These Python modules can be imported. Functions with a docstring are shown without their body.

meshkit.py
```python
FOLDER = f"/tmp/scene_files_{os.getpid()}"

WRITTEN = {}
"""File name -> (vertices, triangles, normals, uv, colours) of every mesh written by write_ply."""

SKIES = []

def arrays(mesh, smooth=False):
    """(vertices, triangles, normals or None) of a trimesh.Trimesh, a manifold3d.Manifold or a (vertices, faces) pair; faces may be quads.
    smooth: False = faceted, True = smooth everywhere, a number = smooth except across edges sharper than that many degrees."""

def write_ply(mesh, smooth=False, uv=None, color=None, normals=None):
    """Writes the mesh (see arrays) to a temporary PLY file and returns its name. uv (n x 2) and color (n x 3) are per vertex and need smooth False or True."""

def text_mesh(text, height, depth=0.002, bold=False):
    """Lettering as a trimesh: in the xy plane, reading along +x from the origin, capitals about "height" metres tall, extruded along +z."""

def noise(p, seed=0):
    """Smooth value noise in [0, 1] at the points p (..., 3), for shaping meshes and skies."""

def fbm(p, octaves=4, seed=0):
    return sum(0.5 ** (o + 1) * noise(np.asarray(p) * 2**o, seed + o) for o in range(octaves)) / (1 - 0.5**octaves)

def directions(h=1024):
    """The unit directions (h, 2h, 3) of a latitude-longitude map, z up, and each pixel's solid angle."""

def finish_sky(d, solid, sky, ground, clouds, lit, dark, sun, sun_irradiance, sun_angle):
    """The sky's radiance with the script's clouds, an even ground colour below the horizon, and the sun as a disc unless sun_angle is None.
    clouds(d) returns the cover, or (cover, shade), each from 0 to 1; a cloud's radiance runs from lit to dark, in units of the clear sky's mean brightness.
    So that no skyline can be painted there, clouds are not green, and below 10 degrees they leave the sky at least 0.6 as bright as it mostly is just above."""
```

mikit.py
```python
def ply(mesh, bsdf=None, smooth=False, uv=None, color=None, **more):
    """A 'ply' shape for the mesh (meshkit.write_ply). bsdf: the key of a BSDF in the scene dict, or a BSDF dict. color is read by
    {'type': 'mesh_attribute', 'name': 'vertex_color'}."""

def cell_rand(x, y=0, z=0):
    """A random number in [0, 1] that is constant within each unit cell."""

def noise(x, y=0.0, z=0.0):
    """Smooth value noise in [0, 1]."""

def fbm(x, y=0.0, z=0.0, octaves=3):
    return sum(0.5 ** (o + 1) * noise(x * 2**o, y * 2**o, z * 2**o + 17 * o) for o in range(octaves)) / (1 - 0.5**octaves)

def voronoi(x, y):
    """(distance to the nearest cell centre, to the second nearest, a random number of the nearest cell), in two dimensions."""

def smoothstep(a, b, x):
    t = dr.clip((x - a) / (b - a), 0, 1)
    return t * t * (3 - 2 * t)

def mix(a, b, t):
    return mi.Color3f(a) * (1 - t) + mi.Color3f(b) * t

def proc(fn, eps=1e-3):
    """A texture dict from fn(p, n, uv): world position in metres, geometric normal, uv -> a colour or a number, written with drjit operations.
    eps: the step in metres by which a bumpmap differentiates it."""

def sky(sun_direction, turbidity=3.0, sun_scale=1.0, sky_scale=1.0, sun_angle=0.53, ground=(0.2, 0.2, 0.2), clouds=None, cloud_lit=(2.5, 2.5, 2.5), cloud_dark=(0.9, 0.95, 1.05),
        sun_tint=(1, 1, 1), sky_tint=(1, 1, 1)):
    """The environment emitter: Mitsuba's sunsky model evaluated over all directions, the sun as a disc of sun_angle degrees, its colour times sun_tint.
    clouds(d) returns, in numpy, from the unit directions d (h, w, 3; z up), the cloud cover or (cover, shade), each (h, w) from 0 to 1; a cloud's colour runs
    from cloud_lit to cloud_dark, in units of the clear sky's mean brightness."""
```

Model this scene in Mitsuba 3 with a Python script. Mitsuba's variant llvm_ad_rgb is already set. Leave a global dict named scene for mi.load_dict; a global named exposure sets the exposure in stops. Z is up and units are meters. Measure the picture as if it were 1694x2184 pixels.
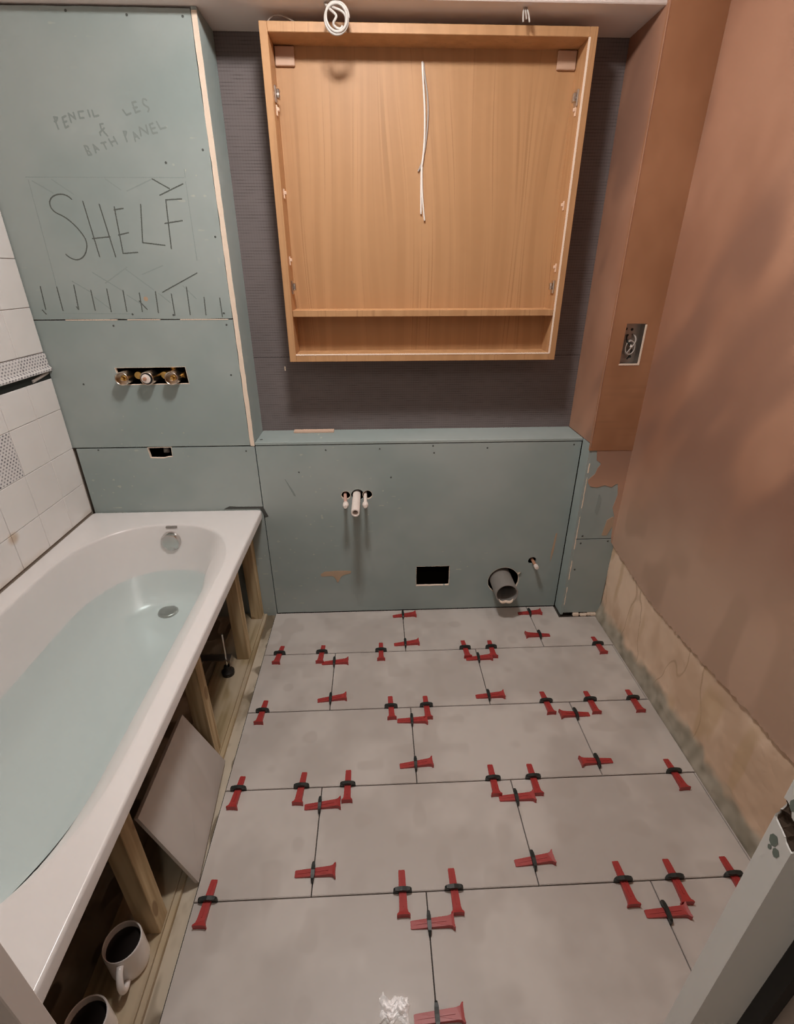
import math, random
import numpy as np, trimesh, mitsuba as mi, mikit, drjit as dr
import manifold3d as m3
from shapely.geometry import Polygon, LineString, Point, box as sbox
from shapely.ops import unary_union
from mikit import noise, fbm, smoothstep, mix

random.seed(7); rng = np.random.default_rng(7)
T = mi.ScalarTransform4f
scene, labels = {'type': 'scene'}, {}

# ------------------------------------------------------------------ camera, light, exposure
exposure = 2.08
YAW, PITCH, ROLL = 0.0421, -0.4549, -0.0014
EYE = np.array([-0.1054, -1.9131, 1.4597])
fwd = np.array([math.sin(YAW) * math.cos(PITCH), math.cos(YAW) * math.cos(PITCH), math.sin(PITCH)])
rgt = np.array([math.cos(YAW), -math.sin(YAW), 0]); upv = np.cross(rgt, fwd)
upv = -math.sin(ROLL) * rgt + math.cos(ROLL) * upv
scene['camera'] = {'type': 'perspective', 'fov': 77.807, 'fov_axis': 'x', 'near_clip': 0.01, 'far_clip': 50.0,
                   'to_world': T().look_at(origin=EYE.tolist(), target=(EYE + fwd).tolist(), up=upv.tolist())}
LAMP_POS, LAMP_R = (-0.16, -0.80, 2.405), 0.11
LAMP_RGB = [42.0, 40.3, 38.6]
HALL_FILL_RGB = [9.5, 9.0, 8.4]

# ------------------------------------------------------------------ helpers
def numbered(name):
    if name not in scene and name not in labels and not any(k.startswith(name + '__') for k in scene): return name
    k = 1
    while True:
        n = f'{name}_{k:03d}'
        if n not in scene and n not in labels and not any(q.startswith(n + '__') for q in scene): return n
        k += 1

def thing(name, label, cat, group=None):
    k = numbered(name); labels[k] = {'label': label, 'category': cat}
    if group: labels[k]['group'] = group
    return k

def structure(name):
    labels[name] = {'kind': 'structure'}; return name

def obj(name, mesh, mat, parent=None, smooth=False, label=None, kind=None, to_world=None):
    k = numbered((parent + '__' if parent else '') + name)
    scene[k] = mikit.ply(mesh, mat, smooth=smooth) if not isinstance(mesh, dict) else dict(mesh)
    if to_world is not None: scene[k]['to_world'] = to_world
    if label or kind:
        labels[k] = {**({'label': label} if label else {}), **({'kind': kind} if kind else {})}
    return k

def bx(x0, x1, y0, y1, z0, z1, bev=0.0):
    lo, hi = np.minimum([x0, y0, z0], [x1, y1, z1]), np.maximum([x0, y0, z0], [x1, y1, z1])
    if bev <= 0:
        return trimesh.creation.box(bounds=[lo, hi])
    bev = min(bev, 0.45 * float((hi - lo).min()))
    pts = []
    for sx in (0, 1):
        for sy in (0, 1):
            for sz in (0, 1):
                c = np.array([(lo, hi)[sx][0], (lo, hi)[sy][1], (lo, hi)[sz][2]]); s = np.array([1 - 2 * sx, 1 - 2 * sy, 1 - 2 * sz]) * bev
                for a in range(3):
                    d = s.copy(); d[a] = 0; pts.append(c + d)
    return trimesh.convex.convex_hull(np.array(pts))

def cat(*ms):
    return trimesh.util.concatenate([m for x in ms for m in (x if isinstance(x, (list, tuple)) else [x])])

def extr(poly, h):
    gs = getattr(poly, 'geoms', [poly])
    return cat([trimesh.creation.extrude_polygon(g, h, engine='earcut') for g in gs])

def wall_slab(poly, y_front, thick):
    """a polygon in (x, z) as a slab whose front face lies at y_front and which goes back by thick"""
    m = extr(poly, thick)
    v = m.vertices.copy(); m.vertices = np.stack([v[:, 0], y_front + thick - v[:, 2], v[:, 1]], 1)
    return m

def plan_slab(poly, z0, z1):
    m = extr(poly, z1 - z0); m.apply_translation([0, 0, z0]); return m

def tube(points, r, sides=10, caps=True, smooth_pts=0):
    p = np.asarray(points, float)
    if smooth_pts:
        from scipy.interpolate import CubicSpline
        s = np.r_[0, np.cumsum(np.linalg.norm(np.diff(p, axis=0), axis=1))]
        p = CubicSpline(s, p)(np.linspace(0, s[-1], smooth_pts))
    t = np.gradient(p, axis=0); t /= np.linalg.norm(t, axis=1, keepdims=True) + 1e-12
    a0 = np.array([0, 0, 1.0]) if abs(t[0, 2]) < 0.9 else np.array([1.0, 0, 0])
    A = []
    for k in range(len(p)):
        a0 = a0 - t[k] * (a0 @ t[k]); a0 /= np.linalg.norm(a0); A.append(a0)
    A = np.array(A); B = np.cross(t, A); ang = np.arange(sides) * 2 * np.pi / sides
    rr = np.broadcast_to(r, (len(p),))[:, None, None]
    v = (p[:, None] + rr * (np.cos(ang)[None, :, None] * A[:, None] + np.sin(ang)[None, :, None] * B[:, None])).reshape(-1, 3)
    f = []
    for i in range(len(p) - 1):
        for j in range(sides):
            q = [i * sides + j, i * sides + (j + 1) % sides, (i + 1) * sides + (j + 1) % sides, (i + 1) * sides + j]
            f += [[q[0], q[1], q[2]], [q[0], q[2], q[3]]]
    if caps:
        n = len(v); v = np.vstack([v, p[0], p[-1]]); e = (len(p) - 1) * sides
        for j in range(sides):
            f += [[n, (j + 1) % sides, j], [n + 1, e + j, e + (j + 1) % sides]]
    return trimesh.Trimesh(v, f, process=False)

def lathe(profile, n=40, axis='z', at=(0, 0, 0)):
    """profile [(radius, height)] turned about an axis; for axis y the height goes towards -y (out of the back wall)"""
    pr = np.array(profile, float); ang = np.arange(n) * 2 * np.pi / n
    v = np.stack([pr[:, None, 0] * np.cos(ang), pr[:, None, 0] * np.sin(ang), np.repeat(pr[:, 1:2], n, 1)], -1).reshape(-1, 3)
    f = []
    for i in range(len(pr) - 1):
        for j in range(n):
            a, b, c, d = i * n + j, i * n + (j + 1) % n, (i + 1) * n + (j + 1) % n, (i + 1) * n + j
            f += [[a, b, c], [a, c, d]]
    if axis == 'y': v = np.stack([v[:, 0], -v[:, 2], v[:, 1]], 1)
    m = trimesh.Trimesh(v + np.array(at), f, process=False)
    return m

def strokes_mesh(strokes, w, y=-0.0003, dep=0.0003, jit=0.0):
    polys = []
    for s in strokes:
        s = np.array(s)
        if len(s) > 4:
            from scipy.interpolate import CubicSpline
            q = np.r_[0, np.cumsum(np.linalg.norm(np.diff(s, axis=0), axis=1))]
            s = CubicSpline(q, s)(np.linspace(0, q[-1], 60))
        polys.append(LineString(s).buffer(w / 2, resolution=3))
    return wall_slab(unary_union(polys), y, dep)

def rot_z(a): return T().rotate([0, 0, 1], a)

# ------------------------------------------------------------------ materials
def plain(rgb, rough=0.6, spec=0.5, metal=0.0, **k):
    return {'type': 'twosided', 'b': {'type': 'principled', 'base_color': {'type': 'rgb', 'value': list(rgb)}, 'roughness': rough, 'specular': spec, 'metallic': metal, **k}}

def proc_mat(fn, rough=0.7, spec=0.4, bump=None, scale=1.0, **k):
    b = {'type': 'principled', 'base_color': mikit.proc(fn), 'roughness': rough, 'specular': spec, **k}
    if bump is not None: b = {'type': 'bumpmap', 'arbitrary': mikit.proc(bump), 'scale': scale, 'bsdf': b}
    return {'type': 'twosided', 'b': b}

def f_board(p, n, uv):
    a = fbm(p.x * 3.1 + 5, p.y * 3.1, p.z * 3.1, octaves=4)
    c = mix((0.262, 0.316, 0.309), (0.312, 0.358, 0.349), smoothstep(0.3, 0.7, a))
    sp = noise(p.x * 60 + 9, p.y * 20, p.z * 72)
    reg = smoothstep(0.52, 0.66, noise(p.x * 3.3 + 2.2, p.z * 3.3 + 7.1, 3.3))
    c = mix(c, (0.42, 0.44, 0.38), smoothstep(0.90, 0.95, sp) * reg * 0.7)
    return c
def f_copper(p, n, uv):
    a = fbm(p.x * 2.2, p.y * 2.6 + 3, p.z * 1.5 + 1, octaves=4)
    s = fbm(p.y * 3.0 + p.z * 2.2 + 4, p.z * 1.1 - p.y * 1.2, 2.0, octaves=3)
    c = mix((0.300, 0.150, 0.096), (0.405, 0.218, 0.144), smoothstep(0.32, 0.66, a))
    c = mix(c, (0.235, 0.125, 0.088), smoothstep(0.54, 0.70, s) * 0.85)
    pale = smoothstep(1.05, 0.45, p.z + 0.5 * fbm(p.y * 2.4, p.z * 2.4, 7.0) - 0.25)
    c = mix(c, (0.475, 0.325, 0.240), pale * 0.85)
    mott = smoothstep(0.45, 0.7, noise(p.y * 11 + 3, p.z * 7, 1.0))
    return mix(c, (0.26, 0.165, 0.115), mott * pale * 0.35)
def f_fresh(p, n, uv):
    a = fbm(p.x * 5 + 1, p.y * 5, p.z * 2.6, octaves=4)
    c = mix((0.275, 0.127, 0.064), (0.360, 0.178, 0.096), smoothstep(0.3, 0.7, a))
    st = noise(p.x * 9, p.y * 9, p.z * 75)
    return mix(c, (0.240, 0.115, 0.058), smoothstep(0.55, 0.8, st) * 0.35 * smoothstep(1.3, 0.9, p.z))
def f_band(p, n, uv):
    a = fbm(p.y * 7, p.z * 5, 3.0, octaves=4)
    c = mix((0.56, 0.40, 0.285), (0.70, 0.53, 0.40), smoothstep(0.3, 0.7, a))
    c = mix(c, (0.50, 0.35, 0.21), smoothstep(0.56, 0.8, noise(p.y * 22, p.z * 5, 9.0)) * 0.6)
    crack = dr.abs(fbm(p.y * 6 + 4, p.z * 2.0, 5.0) - 0.5)
    c = mix(c, (0.36, 0.24, 0.15), smoothstep(0.012, 0.0, crack) * 0.6)
    g = smoothstep(0.085, 0.040, p.z + 0.06 * fbm(p.y * 14, p.z * 14, 1.0) - 0.03)
    return mix(c, mix((0.25, 0.225, 0.175), (0.43, 0.39, 0.32), noise(p.y * 40, p.z * 40, 2.0)), g)
def f_tile(p, n, uv):
    a = fbm(p.x * 6 + 3, p.y * 6, 1.0, octaves=4); b = noise(p.x * 17, p.y * 17, 5.0)
    c = mix((0.430, 0.396, 0.370), (0.512, 0.478, 0.450), smoothstep(0.3, 0.7, a))
    return mix(c, (0.385, 0.345, 0.315), smoothstep(0.66, 0.86, b) * 0.35)
def f_oak(p, n, uv):
    wob = fbm(p.x * 4 + 3, p.y * 4, p.z * 0.9, octaves=2) * 0.16
    u = p.x + wob
    g = noise(u * 210, p.y * 210, p.z * 2.2); h = fbm(u * 34, p.y * 34, p.z * 0.8, octaves=3)
    c = mix((0.395, 0.214, 0.100), (0.448, 0.250, 0.121), smoothstep(0.3, 0.7, h))
    return mix(c, (0.290, 0.148, 0.064), smoothstep(0.55, 0.9, g) * smoothstep(0.35, 0.65, h) * 0.55)
def f_pine(p, n, uv):
    g = fbm(p.x * 70, p.y * 70, p.z * 3 + 1, octaves=2)
    c = mix((0.30, 0.215, 0.115), (0.46, 0.355, 0.215), smoothstep(0.3, 0.7, g))
    return mix(c, (0.18, 0.11, 0.055), smoothstep(0.86, 0.92, noise(p.x * 20 + 3, p.y * 20, p.z * 11)) * 0.7)
def f_plate(p, n, uv):
    g = fbm(p.x * 60, p.y * 2.5, p.z * 60 + 1, octaves=2); d = fbm(p.x * 12 + 2, p.y * 7, 4.0)
    c = mix((0.27, 0.205, 0.115), (0.42, 0.335, 0.215), smoothstep(0.3, 0.7, g))
    return mix(c, (0.45, 0.38, 0.285), smoothstep(0.42, 0.66, d) * 0.7)
def f_backer(p, n, uv):
    a = fbm(p.x * 5, p.z * 5, 2.0, octaves=3)
    c = mix((0.145, 0.124, 0.124), (0.190, 0.163, 0.162), a)
    l = smoothstep(0.75, 0.97, dr.abs(dr.sin(p.z * 330.0))) * noise(p.x * 30, p.z * 90, 1.0)
    v = smoothstep(0.8, 0.98, dr.abs(dr.sin(p.x * 330.0))) * 0.4
    return c * (1 - 0.34 * dr.clip(l + v * 0.4, 0, 1))
def f_screed(p, n, uv):
    a = fbm(p.x * 16, p.y * 9, 1.0, octaves=4)
    c = mix((0.30, 0.25, 0.18), (0.50, 0.44, 0.35), smoothstep(0.3, 0.62, a))
    return mix(c, (0.13, 0.10, 0.065), smoothstep(0.58, 0.70, noise(p.x * 30 + 8, p.y * 14, 2.0)) * 0.75)
def f_glaze(p, n, uv):
    a = fbm(p.y * 5, p.z * 5, 1.0)
    c = mix((0.68, 0.655, 0.635), (0.76, 0.745, 0.735), a)
    d = dr.sqrt(dr.square(p.y + 0.445) + dr.square((p.z - 0.672) * 1.2))
    c = mix(c, (0.47, 0.33, 0.20), smoothstep(0.035, 0.008, d) * 0.7)
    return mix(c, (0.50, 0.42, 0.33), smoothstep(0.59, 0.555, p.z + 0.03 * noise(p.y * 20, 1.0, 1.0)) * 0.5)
def f_dots(p, n, uv):
    s = 0.0155
    u, v = p.y / s, (p.z + 0.5 * p.y * 0.0) / (s * 0.62)
    row = dr.floor(v); off = 0.5 * (row - 2 * dr.floor(row * 0.5))
    fu, fv = u + off - dr.floor(u + off) - 0.5, v - row - 0.5
    d = dr.sqrt(dr.square(fu * 1.25) + dr.square(fv * 0.95))
    edge = noise(p.y * 50, p.z * 50, 2.0)
    return mix((0.70, 0.68, 0.675), (0.10, 0.095, 0.115), smoothstep(0.36, 0.24, d) * (0.55 + 0.45 * edge))
def b_band(p, n, uv): return fbm(p.y * 26, p.z * 26, p.x * 10, octaves=4)

def bsdf(key, d): scene['mat_' + key] = d
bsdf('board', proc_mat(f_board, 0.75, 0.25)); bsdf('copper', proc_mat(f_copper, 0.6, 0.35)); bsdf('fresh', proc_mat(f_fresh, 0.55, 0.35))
bsdf('band', proc_mat(f_band, 0.9, 0.15, b_band, 0.006)); bsdf('tile', proc_mat(f_tile, 0.42, 0.4)); bsdf('oak', proc_mat(f_oak, 0.5, 0.35))
bsdf('pine', proc_mat(f_pine, 0.75, 0.2)); bsdf('plate', proc_mat(f_plate, 0.85, 0.15)); bsdf('backer', proc_mat(f_backer, 0.8, 0.2)); bsdf('screed', proc_mat(f_screed, 0.9, 0.1))
bsdf('glaze', proc_mat(f_glaze, 0.22, 0.45)); bsdf('dots', proc_mat(f_dots, 0.22, 0.45))
P = dict(gypsum=((0.72, 0.60, 0.49), .9, .1), ceiling=((0.46, 0.345, 0.275), .9, .1), soffit=((0.68, 0.61, 0.57), .9, .1), cavity=((0.018, 0.012, 0.009), .9, .1), acrylic=((0.68, 0.665, 0.66), .26, .5),
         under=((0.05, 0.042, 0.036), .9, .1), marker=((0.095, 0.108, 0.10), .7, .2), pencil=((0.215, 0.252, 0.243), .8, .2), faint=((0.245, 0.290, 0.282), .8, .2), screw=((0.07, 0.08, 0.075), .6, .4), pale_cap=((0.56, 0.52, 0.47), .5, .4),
         plaster_smear=((0.42, 0.305, 0.215), .8, .2), white_pvc=((0.74, 0.66, 0.61), .35, .5), pink_pipe=((0.55, 0.33, 0.27), .4, .5), grey_pvc=((0.23, 0.215, 0.20), .45, .4), copper_pipe=((0.42, 0.22, 0.14), .35, .5),
         red=((0.33, 0.036, 0.034), .4, .5), black=((0.012, 0.017, 0.016), .4, .5), cable=((0.72, 0.68, 0.64), .45, .4), cable_dull=((0.44, 0.415, 0.385), .5, .4), cable_grey=((0.36, 0.32, 0.29), .5, .4), ceramic=((0.74, 0.71, 0.69), .15, .6),
         tea=((0.008, 0.005, 0.004), .3, .5), paint=((0.62, 0.62, 0.595), .35, .5), paint_warm=((0.62, 0.58, 0.55), .4, .5), hall=((0.42, 0.36, 0.31), .8, .2), raw=((0.05, 0.035, 0.025), .9, .1), chip=((0.14, 0.17, 0.145), .7, .2),
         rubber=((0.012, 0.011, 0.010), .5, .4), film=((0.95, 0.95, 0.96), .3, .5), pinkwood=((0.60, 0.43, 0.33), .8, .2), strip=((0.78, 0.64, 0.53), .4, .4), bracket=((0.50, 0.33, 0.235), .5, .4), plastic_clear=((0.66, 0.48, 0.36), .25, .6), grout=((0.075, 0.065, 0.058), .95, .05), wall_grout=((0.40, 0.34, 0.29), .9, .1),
         gap_shade=((0.012, 0.014, 0.012), .6, .3), drywall_back=((0.05, 0.035, 0.025), .9, .1), glue=((0.07, 0.075, 0.07), .8, .2))
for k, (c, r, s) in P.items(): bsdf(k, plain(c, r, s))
bsdf('chrome', plain((0.62, 0.60, 0.58), .18, .5, 1.0)); bsdf('steel', plain((0.42, 0.40, 0.38), .38, .5, 1.0)); bsdf('brass', plain((0.62, 0.40, 0.13), .32, .5, 1.0)); bsdf('nickel', plain((0.66, 0.58, 0.50), .25, .5, 1.0))
bsdf('water', {'type': 'thindielectric', 'int_ior': 1.33, 'ext_ior': 1.0, 'specular_transmittance': {'type': 'rgb', 'value': [0.845, 0.930, 0.933]}})
M = lambda k: 'mat_' + k

# ------------------------------------------------------------------ room lamp, and an unseen fill lamp added in the hall
def dome_lamp(label, pos, r, rgb, ceil):
    t = thing('ceiling_lamp', label, 'lamp')
    x, y, z = pos
    obj('base', lathe([(.0001, ceil), (r + .016, ceil), (r + .018, ceil - .012), (r + .014, z), (.0001, z)], 40, 'z', (x, y, 0)), M('paint'), t)
    th = np.linspace(-np.pi / 2, -.02, 14)
    k = obj('dome', lathe([(max(.0004, r * math.cos(a)), .62 * r * math.sin(a)) for a in th], 36, 'z', (x, y, z)), M('paint'), t)
    scene[k]['emitter'] = {'type': 'area', 'radiance': {'type': 'rgb', 'value': rgb}}
dome_lamp('round opal lamp on the bathroom ceiling above the tiled floor', LAMP_POS, LAMP_R, LAMP_RGB, 2.45)
dome_lamp('unseen fill lamp added on the hall ceiling behind the doorway', (0.0, -2.65, 2.405), 0.12, HALL_FILL_RGB, 2.45)  # out of view, added as fill for the door jambs

# ------------------------------------------------------------------ floor
fl = structure('floor')
obj('subfloor', bx(-.605, .98, -1.70, .17, -.06, -.0105), M('grout'), fl)
obj('screed', bx(-1.36, -.6055, -1.70, .17, -.06, -.012), M('screed'), fl)
obj('hall_boards', bx(-1.25, 1.25, -3.25, -1.70, -.06, -.004), M('hall'), fl)
D0, ROW, LEN, G = 0.2854, 0.3032, 0.6, 0.0032
XL, XR = -0.6, 0.905
def floor_tile(poly):
    inner = poly.buffer(-.0012, join_style=2)
    a = plan_slab(poly, -.0105, -.0012); b = plan_slab(inner, -.0012, 0.0)
    obj('tile', cat(a, b), M('tile'), fl)
rows = [(-D0 + G / 2, -.003)] + [(-D0 - ROW * (k + 1) + G / 2, -D0 - ROW * k - G / 2) for k in range(4)] + [(-1.66, -D0 - ROW * 4 - G / 2)]
for k, (ya, yb) in enumerate(rows):
    cuts = [XL] + ([0.0, 0.6] if k % 2 == 0 else [-.3, .3, .9]) + [XR]
    for a, b in zip(cuts[:-1], cuts[1:]):
        x0, x1 = a + (G / 2 if a > XL else 0), b - (G / 2 if b < XR else 0)
        if x1 - x0 < .006: x0 = a + .0005
        pl = sbox(x0, ya, x1, yb)
        if k == 0 and b == XR: pl = pl.difference(sbox(.733, -.088, 1.2, .2))
        floor_tile(pl)

# ------------------------------------------------------------------ back wall: green moisture board panels over a dark cavity
wb = structure('wall_back')
obj('backing', bx(-1.36, .98, .170, .22, -.06, 2.50), M('cavity'), wb)
def disc(x, z, r, n=28): return Point(x, z).buffer(r, resolution=n // 4)
def ragged(x0, x1, z0, z1, a=.0018, step=.012):
    pts = []
    for (p, q) in (((x0, z0), (x1, z0)), ((x1, z0), (x1, z1)), ((x1, z1), (x0, z1)), ((x0, z1), (x0, z0))):
        n = max(2, int(math.hypot(q[0] - p[0], q[1] - p[1]) / step))
        for i in range(n):
            t = i / n; pts.append((p[0] + (q[0] - p[0]) * t + random.uniform(-a, a), p[1] + (q[1] - p[1]) * t + random.uniform(-a, a)))
    return Polygon(pts).buffer(0)
mix_hole = Polygon([(-1.072, 1.140), (-.813, 1.142), (-.809, 1.078), (-1.062, 1.076)])
spout_hole = Polygon([(-1.021, .83), (-.926, .831), (-.928, .790), (-.945, .789), (-.965, .784), (-1.017, .786)])
panels = [
    (ragged(-1.325, -.6145, 1.3085, 2.1335, .0010, .05), 0.0),
    (sbox(-1.325, .8335, -.6145, 1.3045).difference(mix_hole), 0.001),
    (sbox(-1.297, -.012, -.5975, .8285).difference(spout_hole), 0.0),
    (unary_union([sbox(-.5935, .0015, .7375, .8300)]).difference(unary_union([disc(-.242, .606, .020), disc(-.150, .607, .021), disc(-.192, .606, .027), ragged(.063, .219, .134, .242), disc(.475, .152, .074), disc(.600, .259, .019)])), 0.0)]
pk = []
for poly, yf in panels:
    k = numbered(wb + '__panel'); scene[k] = mikit.ply(wall_slab(poly, yf, .0125), M('board')); pk.append(k)
# pale gypsum edges of the cut holes
def rim(poly, parent, y=0.0):
    obj('cut_edge', wall_slab(poly.boundary.buffer(.0016).intersection(poly.buffer(.0001)), y + .0004, .0122), M('gypsum'), parent, label='pale gypsum core along the cut')
rim(mix_hole, pk[1], .001); rim(spout_hole, pk[2])
rim(ragged(.063, .219, .134, .242, .0008), pk[3])
rim(disc(-.242, .606, .020), pk[3]); rim(disc(-.150, .607, .021), pk[3]); rim(disc(.475, .152, .074), pk[3])
# handwriting and setting-out marks on the top panel
shelf = [[(-1.075,1.67),(-1.09,1.681),(-1.113,1.683),(-1.135,1.675),(-1.147,1.659),(-1.144,1.641),(-1.118,1.624),(-1.092,1.604),(-1.071,1.577),(-1.061,1.551),(-1.066,1.528),(-1.081,1.507),(-1.106,1.496),(-1.121,1.499),(-1.138,1.512)],[(-1.041,1.664),(-1.029,1.505)],[(-0.991,1.656),(-0.976,1.505)],[(-1.038,1.559),(-0.98,1.564)],[(-0.945,1.649),(-0.949,1.515),(-0.9,1.518)],[(-0.947,1.641),(-0.918,1.645)],[(-0.951,1.569),(-0.917,1.576)],[(-0.859,1.656),(-0.877,1.547),(-0.805,1.539)],[(-0.776,1.669),(-0.786,1.529)],[(-0.776,1.669),(-0.725,1.672)],[(-0.792,1.603),(-0.734,1.611)]]
outline = [[(-1.2,1.729),(-0.706,1.73)],[(-1.194,1.721),(-1.198,1.412)],[(-0.703,1.719),(-0.707,1.494)],[(-1.205,1.328),(-0.959,1.325)],[(-0.701,1.753),(-0.703,1.73)]]
hatch = [[(-1.183,1.719),(-1.128,1.687)],[(-1.121,1.723),(-1.065,1.684)],[(-0.954,1.725),(-0.913,1.696)],[(-0.894,1.693),(-0.807,1.726)],[(-1.141,1.43),(-1.09,1.398)],[(-1.078,1.379),(-1.035,1.342)],[(-1.065,1.457),(-0.977,1.399)],[(-0.967,1.387),(-0.929,1.36)],[(-0.952,1.467),(-0.872,1.403)],[(-0.857,1.391),(-0.823,1.362)],[(-1.031,1.424),(-0.947,1.473)],[(-0.9,1.451),(-0.826,1.478)],[(-0.769,1.415),(-0.731,1.374)]]
dark = [[(-0.807,1.726),(-0.758,1.7)],[(-0.713,1.713),(-0.792,1.682)],[(-0.714,1.455),(-0.843,1.395)]]
ticks = [[(-1.253,1.414),(-1.257,1.341)],[(-1.198,1.412),(-1.199,1.337)],[(-1.139,1.418),(-1.144,1.341)],[(-1.086,1.402),(-1.088,1.338)],[(-1.031,1.406),(-1.034,1.333)],[(-0.977,1.401),(-0.98,1.334)],[(-0.923,1.393),(-0.926,1.333)],[(-0.867,1.397),(-0.871,1.329)],[(-0.814,1.389),(-0.815,1.32)],[(-0.758,1.411),(-0.761,1.322)],[(-0.703,1.378),(-0.706,1.321)],[(-0.649,1.376),(-0.649,1.315)],[(-1.269,1.339),(-1.26,1.326)],[(-1.149,1.349),(-1.145,1.341)],[(-0.929,1.367),(-0.908,1.34)]]
note = [[(-1.067,1.882),(-1.062,1.853)],[(-1.067,1.882),(-1.057,1.881),(-1.062,1.873),(-1.068,1.871)],[(-1.031,1.885),(-1.042,1.881),(-1.04,1.856),(-1.03,1.86)],[(-1.042,1.869),(-1.032,1.872)],[(-1.019,1.87),(-1.021,1.891),(-1.004,1.878),(-1.006,1.893)],[(-0.976,1.897),(-0.991,1.895),(-0.99,1.88),(-0.978,1.881)],[(-0.961,1.899),(-0.959,1.884)],[(-0.949,1.899),(-0.947,1.884),(-0.933,1.887)],[(-0.857,1.901),(-0.849,1.889),(-0.835,1.893)],[(-0.814,1.921),(-0.825,1.919),(-0.82,1.895),(-0.806,1.899)],[(-0.824,1.906),(-0.813,1.908)],[(-0.781,1.925),(-0.792,1.925),(-0.791,1.915),(-0.78,1.908),(-0.782,1.898)],[(-0.925,1.867),(-0.934,1.865),(-0.933,1.854),(-0.919,1.837)],[(-0.924,1.856),(-0.94,1.845),(-0.939,1.838)],[(-0.990,1.787),(-0.996,1.811),(-0.987,1.810),(-0.985,1.803)],[(-0.993,1.799),(-0.984,1.797),(-0.980,1.789),(-0.990,1.787)],[(-0.965,1.794),(-0.968,1.814),(-0.954,1.801)],[(-0.966,1.802),(-0.957,1.805)],[(-0.943,1.818),(-0.928,1.821)],[(-0.936,1.819),(-0.931,1.804)],[(-0.917,1.828),(-0.91,1.812)],[(-0.901,1.834),(-0.894,1.817)],[(-0.914,1.82),(-0.898,1.825)],[(-0.863,1.823),(-0.868,1.848),(-0.859,1.848),(-0.864,1.838)],[(-0.837,1.824),(-0.838,1.846),(-0.824,1.831)],[(-0.837,1.834),(-0.828,1.837)],[(-0.817,1.838),(-0.817,1.859),(-0.794,1.843),(-0.796,1.864)],[(-0.775,1.869),(-0.785,1.866),(-0.78,1.844),(-0.766,1.846)],[(-0.782,1.855),(-0.770,1.858)],[(-0.762,1.873),(-0.754,1.855),(-0.737,1.859)]]
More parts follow.
